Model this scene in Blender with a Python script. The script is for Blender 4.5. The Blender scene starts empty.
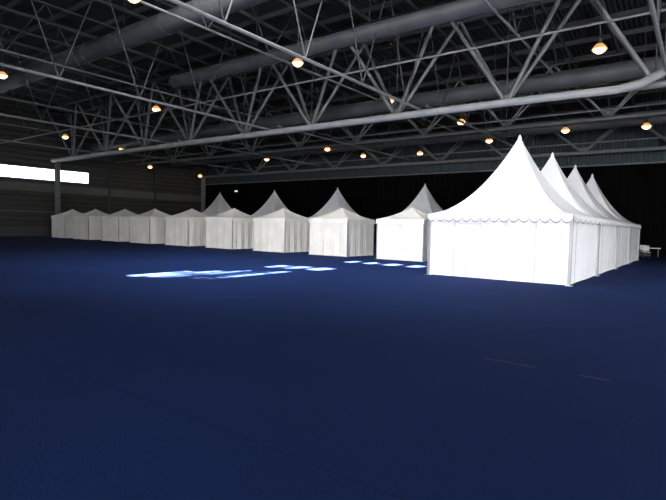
import bpy, bmesh, math, random
from mathutils import Vector, Matrix
random.seed(7)
S=bpy.context.scene
S.view_settings.view_transform='Standard'
S.view_settings.look='None'

# ---------------- materials
def mat(name, col, rough=0.6, metal=0.0, noise=None, bump=None, emit=None, spec=0.5):
    m=bpy.data.materials.new(name); m.use_nodes=True
    nt=m.node_tree; b=nt.nodes['Principled BSDF']
    b.inputs['Base Color'].default_value=(*col,1)
    b.inputs['Roughness'].default_value=rough
    b.inputs['Metallic'].default_value=metal
    b.inputs['Specular IOR Level'].default_value=spec
    if emit:
        b.inputs['Emission Color'].default_value=(*emit[0],1)
        b.inputs['Emission Strength'].default_value=emit[1]
    tc=nt.nodes.new('ShaderNodeTexCoord')
    if noise:
        n=nt.nodes.new('ShaderNodeTexNoise'); n.inputs['Scale'].default_value=noise[0]
        n.inputs['Detail'].default_value=5
        nt.links.new(tc.outputs['Object'],n.inputs['Vector'])
        r=nt.nodes.new('ShaderNodeMapRange'); r.inputs['To Min'].default_value=1-noise[1]; r.inputs['To Max'].default_value=1+noise[1]
        r.inputs['From Min'].default_value=.3; r.inputs['From Max'].default_value=.7
        nt.links.new(n.outputs['Fac'],r.inputs['Value'])
        v=nt.nodes.new('ShaderNodeVectorMath'); v.operation='SCALE'
        v.inputs[0].default_value=col
        nt.links.new(r.outputs['Result'],v.inputs['Scale'])
        nt.links.new(v.outputs['Vector'],b.inputs['Base Color'])
    if bump:
        n=nt.nodes.new('ShaderNodeTexNoise'); n.inputs['Scale'].default_value=bump[0]; n.inputs['Detail'].default_value=4
        mp=nt.nodes.new('ShaderNodeMapping'); mp.inputs['Scale'].default_value=bump[2] if len(bump)>2 else (1,1,1)
        nt.links.new(tc.outputs['Object'],mp.inputs['Vector']); nt.links.new(mp.outputs['Vector'],n.inputs['Vector'])
        bp=nt.nodes.new('ShaderNodeBump'); bp.inputs['Strength'].default_value=bump[1]; bp.inputs['Distance'].default_value=.05
        nt.links.new(n.outputs['Fac'],bp.inputs['Height']); nt.links.new(bp.outputs['Normal'],b.inputs['Normal'])
    return m
def ribbed(name,col,axis,scale,dark=.6,rough=.7):
    m=mat(name,col,rough); nt=m.node_tree; b=nt.nodes['Principled BSDF']
    tc=nt.nodes.new('ShaderNodeTexCoord'); w=nt.nodes.new('ShaderNodeTexWave'); w.wave_profile='TRI'
    w.bands_direction=axis; w.inputs['Scale'].default_value=scale
    nt.links.new(tc.outputs['Object'],w.inputs['Vector'])
    cr=nt.nodes.new('ShaderNodeMix'); cr.data_type='RGBA'
    cr.inputs[6].default_value=(*[c*dark for c in col],1); cr.inputs[7].default_value=(*col,1)
    nt.links.new(w.outputs['Fac'],cr.inputs[0]); nt.links.new(cr.outputs[2],b.inputs['Base Color'])
    bp=nt.nodes.new('ShaderNodeBump'); bp.inputs['Strength'].default_value=.8; bp.inputs['Distance'].default_value=.1
    nt.links.new(w.outputs['Fac'],bp.inputs['Height']); nt.links.new(bp.outputs['Normal'],b.inputs['Normal'])
    return m
M_fab=mat('tent_pvc',(.86,.86,.87),.5,noise=(.9,.04),bump=(2.2,.4,(1,1,.35)))
M_gaz=mat('canopy_fabric',(.85,.83,.77),.75,noise=(1.2,.06),bump=(2.5,.45,(1,1,.4)))
M_trim=mat('valance_fabric',(.24,.25,.28),.6)
M_seam=mat('lacing_seam',(.58,.59,.62),.6)
M_alu=mat('aluminium',(.36,.37,.39),.45,.6)
M_steel=mat('galvanised_steel',(.19,.195,.20),.5,.2,noise=(2,.15))
M_steel2=mat('painted_steel_dark',(.06,.062,.065),.55,.1)
M_pipe=mat('pale_pipe',(.34,.35,.36),.5,.1,noise=(1.5,.12))
M_duct=mat('duct_metal',(.10,.102,.11),.5,.3,noise=(.8,.2))
M_roof=ribbed('roof_deck',(.024,.025,.027),'X',1.2,.5)
M_backw=ribbed('cladding_teal',(.045,.065,.075),'X',1.0,.6)
M_leftw=ribbed('cladding_panels',(.055,.055,.05),'Z',.55,.6)
M_wallp=mat('wall_paint',(.25,.25,.25),.8,noise=(.5,.1))
M_band=mat('pale_band',(.12,.12,.11),.8,noise=(.5,.1))
M_curt=mat('black_molton',(.003,.003,.0035),.95,noise=(.6,.3),spec=.05)
M_glass=mat('bright_glazing',(.8,.85,.9),.3,emit=((.85,.93,1.0),3))
M_lamp=mat('lamp_lens',(.2,.15,.1),.3,emit=((1.0,.62,.32),5))
M_lamp2=mat('lamp_reflector_glow',(.3,.2,.1),.4,emit=((1.0,.42,.12),.9))
M_white=mat('white_plastic',(.7,.7,.7),.5)
M_tape=mat('tape',(.16,.10,.06),.7,noise=(9,.5))
M_sign=mat('exit_sign_face',(.6,.8,.65),.5,emit=((.7,1,.8),1.0))

# carpet
M_carpet=bpy.data.materials.new('blue_carpet'); M_carpet.use_nodes=True
nt=M_carpet.node_tree; b=nt.nodes['Principled BSDF']
b.inputs['Roughness'].default_value=.95; b.inputs['Specular IOR Level'].default_value=.04
b.inputs['Sheen Weight'].default_value=.010; b.inputs['Sheen Roughness'].default_value=.9; b.inputs['Sheen Tint'].default_value=(.9,.93,1,1)
tc=nt.nodes.new('ShaderNodeTexCoord')
n1=nt.nodes.new('ShaderNodeTexNoise'); n1.inputs['Scale'].default_value=.22; n1.inputs['Detail'].default_value=6
n2=nt.nodes.new('ShaderNodeTexNoise'); n2.inputs['Scale'].default_value=38; n2.inputs['Detail'].default_value=5
nt.links.new(tc.outputs['Object'],n1.inputs['Vector']); nt.links.new(tc.outputs['Object'],n2.inputs['Vector'])
ad=nt.nodes.new('ShaderNodeMath'); ad.operation='ADD'
nt.links.new(n1.outputs['Fac'],ad.inputs[0]); nt.links.new(n2.outputs['Fac'],ad.inputs[1])
cr=nt.nodes.new('ShaderNodeValToRGB'); 
cr.color_ramp.elements[0].position=.35; cr.color_ramp.elements[0].color=(.0046,.0145,.068,1)
cr.color_ramp.elements[1].position=.65; cr.color_ramp.elements[1].color=(.0080,.0250,.110,1)
hf=nt.nodes.new('ShaderNodeMath'); hf.operation='MULTIPLY'; hf.inputs[1].default_value=.5
nt.links.new(ad.outputs[0],hf.inputs[0]); nt.links.new(hf.outputs[0],cr.inputs['Fac'])
sx=nt.nodes.new('ShaderNodeSeparateXYZ'); nt.links.new(tc.outputs['Object'],sx.inputs[0])
pp=nt.nodes.new('ShaderNodeMath'); pp.operation='PINGPONG'; pp.inputs[1].default_value=2.0
of=nt.nodes.new('ShaderNodeMath'); of.operation='ADD'; of.inputs[1].default_value=-6.94+40
nt.links.new(sx.outputs['Y'],of.inputs[0]); nt.links.new(of.outputs[0],pp.inputs[0])
lt=nt.nodes.new('ShaderNodeMath'); lt.operation='LESS_THAN'; lt.inputs[1].default_value=.006
nt.links.new(pp.outputs[0],lt.inputs[0])
mx=nt.nodes.new('ShaderNodeMix'); mx.data_type='RGBA'
mx.inputs[7].default_value=(.004,.011,.045,1)
nt.links.new(lt.outputs[0],mx.inputs[0]); nt.links.new(cr.outputs['Color'],mx.inputs[6])
nt.links.new(mx.outputs[2],b.inputs['Base Color'])
bp=nt.nodes.new('ShaderNodeBump'); bp.inputs['Strength'].default_value=.5; bp.inputs['Distance'].default_value=.01
nt.links.new(n2.outputs['Fac'],bp.inputs['Height']); nt.links.new(bp.outputs['Normal'],b.inputs['Normal'])

# ---------------- mesh builder
class MB:
    def __init__(s,mats): s.v=[];s.f=[];s.m=[];s.sm=[];s.mats=mats
    def face(s,pts,mi=0,sm=False):
        i=len(s.v); s.v+= [tuple(p) for p in pts]; s.f.append(tuple(range(i,i+len(pts)))); s.m.append(mi); s.sm.append(sm)
    def grid(s,rows,mi=0,sm=True,closed=False,fmi=None):
        i=len(s.v); nr=len(rows); nc=len(rows[0])
        for r in rows: s.v+=[tuple(p) for p in r]
        for a in range(nr-1):
            for c in range(nc if closed else nc-1):
                c2=(c+1)%nc
                s.f.append((i+a*nc+c,i+a*nc+c2,i+(a+1)*nc+c2,i+(a+1)*nc+c)); s.m.append(fmi(a,c) if fmi else mi); s.sm.append(sm)
    def box(s,x0,x1,y0,y1,z0,z1,mi=0):
        i=len(s.v)
        s.v+=[(x,y,z) for z in(z0,z1) for y in(y0,y1) for x in(x0,x1)]
        for q in((0,2,3,1),(4,5,7,6),(0,1,5,4),(2,6,7,3),(0,4,6,2),(1,3,7,5)):
            s.f.append(tuple(i+k for k in q)); s.m.append(mi); s.sm.append(False)
    def tube(s,pts,r,mi=0,seg=8,caps=True):
        pts=[Vector(p) for p in pts]; rows=[]
        rs=r if isinstance(r,(list,tuple)) else [r]*len(pts)
        for k,p in enumerate(pts):
            d=(pts[min(k+1,len(pts)-1)]-pts[max(k-1,0)]).normalized()
            up=Vector((0,0,1)) if abs(d.z)<.95 else Vector((1,0,0))
            a=d.cross(up).normalized(); bb=a.cross(d)
            rows.append([p+a*math.cos(t)*rs[k]+bb*math.sin(t)*rs[k] for t in [2*math.pi*j/seg for j in range(seg)]])
        s.grid(rows,mi,True,True)
        if caps: s.face(rows[0],mi); s.face(rows[-1],mi)
    def obj(s,name,loc=(0,0,0),rot=0,parent=None):
        me=bpy.data.meshes.new(name); me.from_pydata(s.v,[],s.f); me.update()
        for m in s.mats: me.materials.append(m)
        me.polygons.foreach_set('material_index',s.m); me.polygons.foreach_set('use_smooth',s.sm)
        bm=bmesh.new(); bm.from_mesh(me); bmesh.ops.recalc_face_normals(bm,faces=bm.faces); bm.to_mesh(me); bm.free()
        o=bpy.data.objects.new(name,me); o.location=loc; o.rotation_euler=(0,0,rot)
        S.collection.objects.link(o)
        if parent: o.parent=parent
        return o

# ---------------- room shell
X0,X1,Y0,Y1=-60,20,-25,49
def roofz(y): return 15-3.2*((y-15)/34)**2
m=MB([M_carpet]); m.box(X0,X1,Y0,Y1,-.3,0); m.obj('floor')
# roof with skylight slots
DX,DY=9.3,-5.6
rects=[(-15.9,-15.5,9.6,12.0),(-15.25,-15.0,9.9,13.0),(-14.6,-14.35,10.0,14.0),(-13.95,-13.75,10.6,14.7),(-13.35,-13.2,11.0,14.9),
       (-15.4,-15.0,15.8,17.0),(-14.5,-13.9,15.9,17.3),(-13.4,-12.8,16.0,17.4),
       (-14.9,-14.6,20.4,22.2),(-13.9,-13.4,20.4,22.2),(-12.6,-12.1,20.4,22.2),(-11.3,-10.8,20.9,22.2)]
slots=[(a+DX,b_+DX,c+DY,d+DY) for a,b_,c,d in rects]
xs=sorted(set([X0,X1]+[k for s_ in slots for k in s_[:2]]))
ys=sorted(set([Y0,Y1]+[Y0+i*2 for i in range(1,37)]+[k for s_ in slots for k in s_[2:]]))
m=MB([M_roof])
for i in range(len(xs)-1):
    for j in range(len(ys)-1):
        cx=(xs[i]+xs[i+1])/2; cy=(ys[j]+ys[j+1])/2
        if any(a<cx<b_ and c<cy<d for a,b_,c,d in slots): continue
        za,zb=roofz(ys[j]),roofz(ys[j+1])
        m.face([(xs[i],ys[j],za),(xs[i+1],ys[j],za),(xs[i+1],ys[j+1],zb),(xs[i],ys[j+1],zb)])
m.obj('ceiling')
m=MB([M_backw]); m.box(X0,X1,Y1,Y1+.3,0,12.2); m.obj('wall_back')
m=MB([M_wallp]); m.box(X1,X1+.3,Y0,Y1,0,15.2); m.obj('wall_right')
m=MB([M_wallp]); m.box(X0,X1,Y0-.3,Y0,0,15.2); m.obj('wall_front')
m=MB([M_leftw,M_band,M_steel2])
m.box(X0-.3,X0,Y0,Y1,0,15.2)
m.box(X0,X0+.12,Y0,Y1,5.0,5.9,1)
m.box(X0,X0+.15,Y0,Y1,2.7,2.85,1); m.box(X0,X0+.10,Y0,Y1,0,1.1,2)
m.obj('wall_left')
# left window
m=MB([M_glass,M_steel2])
m.box(X0+.02,X0+.08,8,31.0,6.35,7.6,0)
m.box(X0,X0+.14,7.9,31.1,6.25,6.35,1); m.box(X0,X0+.14,7.9,31.1,7.6,7.7,1)
for k in range(9):
    y=8+k*2.87; m.box(X0,X0+.14,y-.03,y+.03,6.3,7.65,1)
m.obj('window_1')
# wall pilasters
for k,y in enumerate([14,20.5,33.5,40]):
    m=MB([M_steel2]); m.box(X0,X0+.3,y-.05,y+.05,0,14); m.box(X0+.25,X0+.3,y-.15,y+.15,0,14); m.obj('trim_%d'%(k+1))
# black curtain with folds
m=MB([M_curt]); rows=[]
N=900
for z in (0.02,2.5,5,7.5):
    rows.append([(X0+.5+(X1-X0-1)*i/N, 48+.09*math.sin(i*.9)+.05*math.sin(i*.37+z),z) for i in range(N+1)])
m.grid(rows); o=m.obj('black_curtain')
m=MB([M_steel]); m.tube([(X0+.2,48,7.58),(X1-.2,48,7.58)],.06); m.obj('curtain_rail')

# column
for y in (26.7,47):
    m=MB([M_steel]); m.box(-58.7,-58.3,y-.03,y+.03,0,8.4); m.box(-58.75,-58.7,y-.2,y+.2,0,8.4); m.box(-58.3,-58.25,y-.2,y+.2,0,8.4)
    m.box(-58.9,-58.1,y-.35,y+.35,0,.05); m.obj('steel_column')

# ---------------- trusses
def primary(Y,zb,zt,r,x0=-59.5,x1=19.5,phase=-8.7,p=6.6,w=1.3,mt=M_steel,wr=.6):
    m=MB([mt,M_steel2])
    m.tube([(x0,Y,zb),(x1,Y,zb)],r,seg=12)
    for s_ in(-w,w): m.tube([(x0,Y+s_,zt),(x1,Y+s_,zt)],r*.8,1)
    k0=math.ceil((x0-phase)/p)
    x=phase+k0*p
    while x<x1:
        for s_ in(-w,w):
            for dx in(-p/2,p/2):
                if x0<x+dx<x1: m.tube([(x,Y,zb),(x+dx,Y+s_,zt)],r*wr,0)
        m.tube([(x,Y,zb),(x,Y,zt+.1)],r*.22,1)
        m.box(x-.35,x+.35,Y-.03,Y+.03,zb,zb+.45)
        if x+p/2<x1: m.tube([(x+p/2,Y-w,zt),(x+p/2,Y+w,zt)],r*.45,1)
        x+=p
    return m.obj('roof_truss')
primary(26.7,8.5,13.9,.18)
primary(47.2,8.6,11.4,.15,w=.7)
primary(37,9.3,13.0,.13,phase=-5.4,w=1.0)
primary(5,8.5,14.2,.17)
def secondary(X,ya,yb,zb,r):
    m=MB([M_steel,M_steel2])
    m.tube([(X,ya,zb),(X,yb,zb)],r)
    n=int(round((yb-ya)/4.2)); p=(yb-ya)/n
    top=[(X,ya+i*p,roofz(ya+i*p)-.7) for i in range(n+1)]
    m.tube(top,r*1.1,1)
    for i in range(n):
        ym=ya+(i+.5)*p
        m.tube([(X,ym,zb),(X,ya+i*p,top[i][2])],r*.45,1)
        m.tube([(X,ym,zb),(X,ya+(i+1)*p,top[i+1][2])],r*.45,1)
    m.obj('cross_truss')
for X in (-1.6,-13.4,-25.2,-37,-48.8):
    secondary(X,5.2,26.5,8.62,.075)
    secondary(X,26.9,47,9.0,.075)
for X in (-7.5,-19.3,-31.1,-42.9,-54.6):
    secondary(X,5.2,47,11.0,.06)
# purlins + rafters
m=MB([M_steel2])
y=-23
while y<48:
    z=roofz(y); m.box(X0+.1,X1-.1,y-.06,y+.06,z-.35,z-.06); y+=2.4
m.obj('roof_purlins')
m=MB([M_steel2])
x=-58
while x<19:
    m.tube([(x,Y0+.3+i*3.6,roofz(Y0+.3+i*3.6)-.5) for i in range(21)],.12,0,6); x+=5.9
m.obj('roof_rafters')
# ducts
def duct(pts,r,name='ventilation_duct',mt=M_duct):
    m=MB([mt,M_steel2]); m.tube(pts,r,0,20)
    a=Vector(pts[0]); b_=Vector(pts[-1]); L=(b_-a).length; d=(b_-a)/L
    if len(pts)==2:
        for i in range(1,int(L/4)):
            p=a+d*i*4; m.tube([p-d*.06,p+d*.06],r*1.04,0,20)
    for i in range(1,int(L/8)):
        p=a+d*i*8 
        if len(pts)==2: m.tube([p,(p.x,p.y,roofz(p.y)-.1)],.02,1,6)
    m.obj(name)
duct([(-59,31.3,10.6),(19,31.3,10.6)],.5)
duct([(-59,16,12.2),(19,16,12.2)],.55)
duct([(-59,42,9.9),(19,42,9.9)],.35)
duct([(-30,21.5,11.6),(19,21.5,11.6)],.4)
# long pale pipe with rising bend
pts=[(-57.5,25.7,8.35),(-30,25.7,8.35),(-6,25.75,8.3),(-3.5,25.75,8.25),(-2.5,25.6,8.35),(-1.8,25.3,8.6),(-1.2,24.8,9.05),(-.7,24.0,9.7),(-.2,22.5,10.6),(.5,20.5,11.6)]
m=MB([M_pipe]); m.tube(pts,.19,0,12)
for x in range(-56,-4,6): m.tube([(x,25.7,8.4),(x,26.6,8.6)],.03)
m.obj('service_pipe')
# conduits hanging
m=MB([M_steel])
for (a,b_) in [((-59,21,9.6),(10,21,9.6)),((-59,34,9.2),(15,34,9.2)),((-45,44,8.9),(15,44,8.9))]:
    m.tube([a,b_],.05)
m.obj('cable_trays')

# ---------------- camera
cam=bpy.data.cameras.new('camera'); cam.lens=27.03; cam.sensor_width=36
co=bpy.data.objects.new('camera',cam); S.collection.objects.link(co); S.camera=co
yaw=math.radians(36.6)
co.matrix_world=Matrix.Translation((0,0,1.82))@Matrix.Rotation(yaw,4,'Z')@Matrix.Rotation(math.radians(90-2.66),4,'X')@Matrix.Rotation(math.radians(1.3),4,'Z')

# ---------------- high bay lamps (x, y, height in the hall)
lamps=[(-15.2,11.3,11.0),(-14.5,18.5,10.5),(-36.0,20.4,10.0)]
def back(px,py,h):
    hz=226.8+.023*(px-333); D=500*(h-1.82)/(hz-py); Xc=(px-333)/500*D
    return (.803*Xc-.596*D,.596*Xc+.803*D,h)
lamps=[back(*t) for t in [(132,3,11),(294,66,10.5),(155,111,10),(3,78,11),(385,103,10),(590,53,10),(65,138,10.2),(121,150,10),
       (170,180,8.6),(325,150,9.8),(375,160,9.6),(485,142,9.4),(457,124,9.6),(640,128,9.2),(265,160,9.6),(98,172,9),(430,158,9.4),(560,132,9.4)]]
for (x,y,z) in lamps:
    y=min(y,46); x=max(x,-58)
    rt=roofz(y)
    m=MB([M_steel2,M_lamp,M_lamp2])
    m.tube([(0,0,.45),(0,0,rt-z-.05)],.02)
    m.tube([(0,0,.48),(0,0,.28),(0,0,.24)],[.1,.1,.14],0,16,caps=False)
    m.tube([(0,0,.24),(0,0,.14),(0,0,0)],[.14,.24,.32],2,16,caps=False)
    m.tube([(0,0,.02),(0,0,-.07),(0,0,-.16)],[.27,.24,.12],1,16)
    m.obj('high_bay_lamp',(x,y,z))

# ---------------- tents
def cloth(m,p0,p1,z0,z1,nrm,amp=.02,fold=.45,mi=0,seed=0,seams=1.0,smi=None):
    p0=Vector(p0);p1=Vector(p1);L=(p1-p0).length;n=int(L/.045); nz=8
    rnd=random.Random(seed); ph=[rnd.uniform(0,6.28) for _ in range(6)]
    nrm=Vector(nrm); rows=[]
    for j in range(nz+1):
        t=j/nz; z=z0+(z1-z0)*t; row=[]
        for i in range(n+1):
            s=i/n*L; e=min(1,min(s,L-s)/.3)
            d=amp*e*(math.sin(s*6.28/fold+ph[0]+.6*math.sin(t*2+ph[1]))*.7+math.sin(s*6.28/(fold*.37)+ph[2]+t)*.3+.8*math.sin(s*1.9+ph[3]+t*2.2))*(1.15-.6*t)
            q=(s+.0)%seams; q=min(q,seams-q)
            d+= .022*max(0,1-q/.05) if seams<L else 0
            p=p0+(p1-p0)*(i/n)+nrm*(d+.01); row.append((p.x,p.y,z))
        rows.append(row)
    def fm(a,c):
        if smi is None: return mi
        s=(c+.5)/n*L; k=round(s/seams)
        return smi if (0<k*seams<L-.2 and abs(s-k*seams)<.03) else mi
    m.grid(rows,mi,fmi=fm)
def pagoda(x,y,W=5.25,ze=2.42,za=5.65,seed=0,name='pagoda_tent'):
    m=MB([M_fab,M_alu,M_trim,M_seam]); h=W/2; ws=h-.07
    C=[(-ws,-ws),(ws,-ws),(ws,ws),(-ws,ws)]; NN=[(0,-1,0),(1,0,0),(0,1,0),(-1,0,0)]
    for k in range(4):
        a=C[k]; b_=C[(k+1)%4]
        cloth(m,(a[0],a[1],0),(b_[0],b_[1],0),.02,ze,NN[k],amp=.014,fold=.55,seed=seed*4+k,seams=1.0,smi=3)
    n=24; rings=22
    def hgt(t): u=1-t; return ze+(za-ze)*(.84*u**2.05+.16*u)
    rows=[]
    for r in range(rings+1):
        t=1-(r/rings)*.975
        row=[]
        for k in range(4):
            c0=Vector([( -1,-1),(1,-1),(1,1),(-1,1)][k]); c1=Vector([(-1,-1),(1,-1),(1,1),(-1,1)][(k+1)%4])
            for i in range(n):
                s=i/n; p=c0.lerp(c1,s)
                sg=4*s*(1-s)
                f=1-.05*sg*math.sin(math.pi*min(1,(1-t)*1.2)) 
                zz=hgt(t)-.05*sg*math.sin(math.pi*(1-t))+.012*math.sin(s*40+seed)*math.sin(math.pi*(1-t))
                row.append((p.x*h*t*f,p.y*h*t*f,zz))
        rows.append(row)
    m.grid(rows,0,True,True)
    m.face(rows[-1],0)
    m.tube([(0,0,za-.25),(0,0,za-.05),(0,0,za+.06)],[.085,.07,.02],0,12)
    # scalloped valance
    for k in range(4):
        c0=Vector([( -1,-1),(1,-1),(1,1),(-1,1)][k])*(h+.015); c1=Vector([(-1,-1),(1,-1),(1,1),(-1,1)][(k+1)%4])*(h+.015)
        ns=15; per=8; top=[];mid=[];bot=[];bt2=[]
        for i in range(ns*per+1):
            s=i/(ns*per); p=c0.lerp(c1,s); w=abs(math.sin(math.pi*s*ns))**.7
            nv=Vector(NN[k]); o_=.012*math.sin(s*60+seed)
            top.append((p.x,p.y,ze+.005)); mid.append((p.x+nv.x*.03,p.y+nv.y*.03,ze-.08))
            zz=ze-.12-.14*w
            bot.append((p.x+nv.x*(.05+o_),p.y+nv.y*(.05+o_),zz))
            bt2.append((p.x+nv.x*(.05+o_),p.y+nv.y*(.05+o_),zz-.045))
        m.grid([bot,mid,top],0,False)
        m.grid([bt2,bot],2,False)
    for k in range(4):
        sx_,sy_=[(-1,-1),(1,-1),(1,1),(-1,1)][k]
        cx,cy=sx_*(h-.04),sy_*(h-.04)
        m.box(cx-.05,cx+.05,cy-.05,cy+.05,0,ze-.02,1)
        m.box(cx-.12,cx+.12,cy-.12,cy+.12,0,.015,1)
    for s_ in(-1,1):
        m.box(-h+.05,h-.05,s_*(h-.12)-.03,s_*(h-.12)+.03,ze-.14,ze-.03,1)
        m.box(s_*(h-.12)-.03,s_*(h-.12)+.03,-h+.05,h-.05,ze-.14,ze-.03,1)
    return m.obj(name,(x,y,0))
for k in range(4):
    pagoda(-6.2,20.85+k*5.4,seed=k)
for k,(x,y) in enumerate([(-19.5,39.3),(-29.3,40),(-38.0,40.2),(-47.3,40.5)]):
    pagoda(x,y,seed=10+k)

def gazebo(x,y,seed=0,W=3.0,ze=2.32,za=3.08):
    m=MB([M_gaz,M_alu]); h=W/2; rnd=random.Random(seed)
    C=[(-1,-1),(1,-1),(1,1),(-1,1)]; NN=[(0,-1,0),(1,0,0),(0,1,0),(-1,0,0)]
    for k in range(4):
        a=Vector(C[k])*(h-.03); b_=Vector(C[(k+1)%4])*(h-.03)
        cloth(m,(a.x,a.y,0),(b_.x,b_.y,0),.02,ze-.05,NN[k],amp=.035,fold=.7,seed=seed*7+k,seams=1.5)
    n=14; R=12; rows=[]
    for r in range(R+1):
        t=1-r/R*.97; row=[]
        for k in range(4):
            c0=Vector(C[k]);c1=Vector(C[(k+1)%4])
            for i in range(n):
                s=i/n;p=c0.lerp(c1,s); sg=4*s*(1-s)
                u=1-t
                z=ze+(za-ze)*(.45*u*u+.55*u)-.07*sg*math.sin(math.pi*u)*.9
                row.append((p.x*(h+.02)*t,p.y*(h+.02)*t,z))
        rows.append(row)
    m.grid(rows,0,True,True); m.face(rows[-1],0)
    for k in range(4):
        c0=Vector(C[k])*(h+.03);c1=Vector(C[(k+1)%4])*(h+.03); rw=[[],[]]
        for i in range(41):
            s=i/40;p=c0.lerp(c1,s); o_=.015*math.sin(s*25+seed+k)
            nv=NN[k]
            rw[0].append((p.x+nv[0]*(o_+.03),p.y+nv[1]*(o_+.03),ze-.26)); rw[1].append((p.x,p.y,ze+.005))
        m.grid(rw,0)
        cx,cy=C[k][0]*(h-.02),C[k][1]*(h-.02)
        m.box(cx-.025,cx+.025,cy-.025,cy+.025,0,ze,1); m.box(cx-.07,cx+.07,cy-.07,cy+.07,0,.012,1)
    m.tube([(0,0,za-.1),(0,0,za+.01)],[.06,.03],0,10)
    m.obj('gazebo_tent',(x,y,0))
for k in range(9):
    gazebo(-13.75-5.1*k+random.uniform(-.08,.08),26.35+random.uniform(-.1,.1),seed=k)

# ---------------- furniture by the far tent
def table(x,y,rot):
    m=MB([M_white,M_steel]); m.box(-.9,.9,-.38,.38,.70,.74)
    for a in(-.75,.75):
        for b_ in(-.3,.3): m.tube([(a,b_,0),(a,b_,.7)],.018,1)
        m.tube([(a,-.3,.15),(a,.3,.15)],.012,1)
    m.obj('folding_table',(x,y,0),rot)
def chair(x,y,rot):
    m=MB([M_white,M_steel]); m.box(-.22,.22,-.22,.22,.43,.46); m.box(-.22,.22,.2,.23,.55,.92)
    for a in(-.2,.2):
        m.tube([(a,-.2,0),(a,-.2,.44)],.014,1); m.tube([(a,.22,0),(a,.21,.9)],.014,1)
    m.tube([(-.2,-.2,.2),(.2,-.2,.2)],.01,1); m.tube([(-.2,.22,.2),(.2,.22,.2)],.01,1)
    m.obj('chair',(x,y,0),rot)
table(-3.6,45.9,.1); chair(-3.5,44.4,.3); chair(-3.9,46.9,3.0)
# carpet tape
m=MB([M_tape])
for a,b_ in [(-2.45,-1.75),(-1.2,-.85)]:
    m.face([(a,6.93,.004),(b_,6.93,.004),(b_,6.948,.004),(a,6.948,.004)])
m.obj('carpet_tape')
m=MB([M_sign,M_steel2]); m.box(-.3,.3,-.04,-.03,0,.2,0); m.box(-.32,.32,-.03,.04,-.02,.22,1); m.tube([(0,0,.2),(0,0,1.2)],.01,1); m.obj('exit_sign',(-52,47.4,6.3))

# ---------------- lighting
def area(name,loc,target,sx_,sy_,power,col,spread=180):
    l=bpy.data.lights.new(name,'AREA'); l.shape='RECTANGLE'; l.size=sx_; l.size_y=sy_; l.energy=power; l.color=col
    l.spread=math.radians(spread)
    o=bpy.data.objects.new(name,l); o.location=loc
    d=(Vector(target)-Vector(loc)); o.rotation_euler=d.to_track_quat('-Z','Y').to_euler(); S.collection.objects.link(o)
    return o
area('fill_light_front',(-4,-24.5,4.5),(-14,25,2.5),36,6,16000,(.97,.98,1),130)  # added fill behind the camera for the tent fronts; that wall has no window
area('fill_light_right',(19.5,18,4.5),(-20,25,2),24,6,5600,(.96,.97,1),140)  # added fill inside the solid right wall, lifts the tents' right-hand faces
area('fill_light_overhead',(-14,11,13.6),(-15,19,0),14,4,1900,(.97,.98,1),120)  # added overhead fill under the roof, brightens mid floor and tent roofs
sun=bpy.data.lights.new('sun','SUN'); sun.energy=560; sun.angle=math.radians(1.1); sun.color=(1,.84,.64)
so=bpy.data.objects.new('sun',sun); so.rotation_euler=Vector((-9.3,5.6,-14.9)).to_track_quat('-Z','Y').to_euler(); so.location=(9,-6,30); S.collection.objects.link(so)
w=bpy.data.worlds.new('sky'); S.world=w; w.use_nodes=True
w.node_tree.nodes['Background'].inputs[0].default_value=(.6,.75,1,1); w.node_tree.nodes['Background'].inputs[1].default_value=1.0
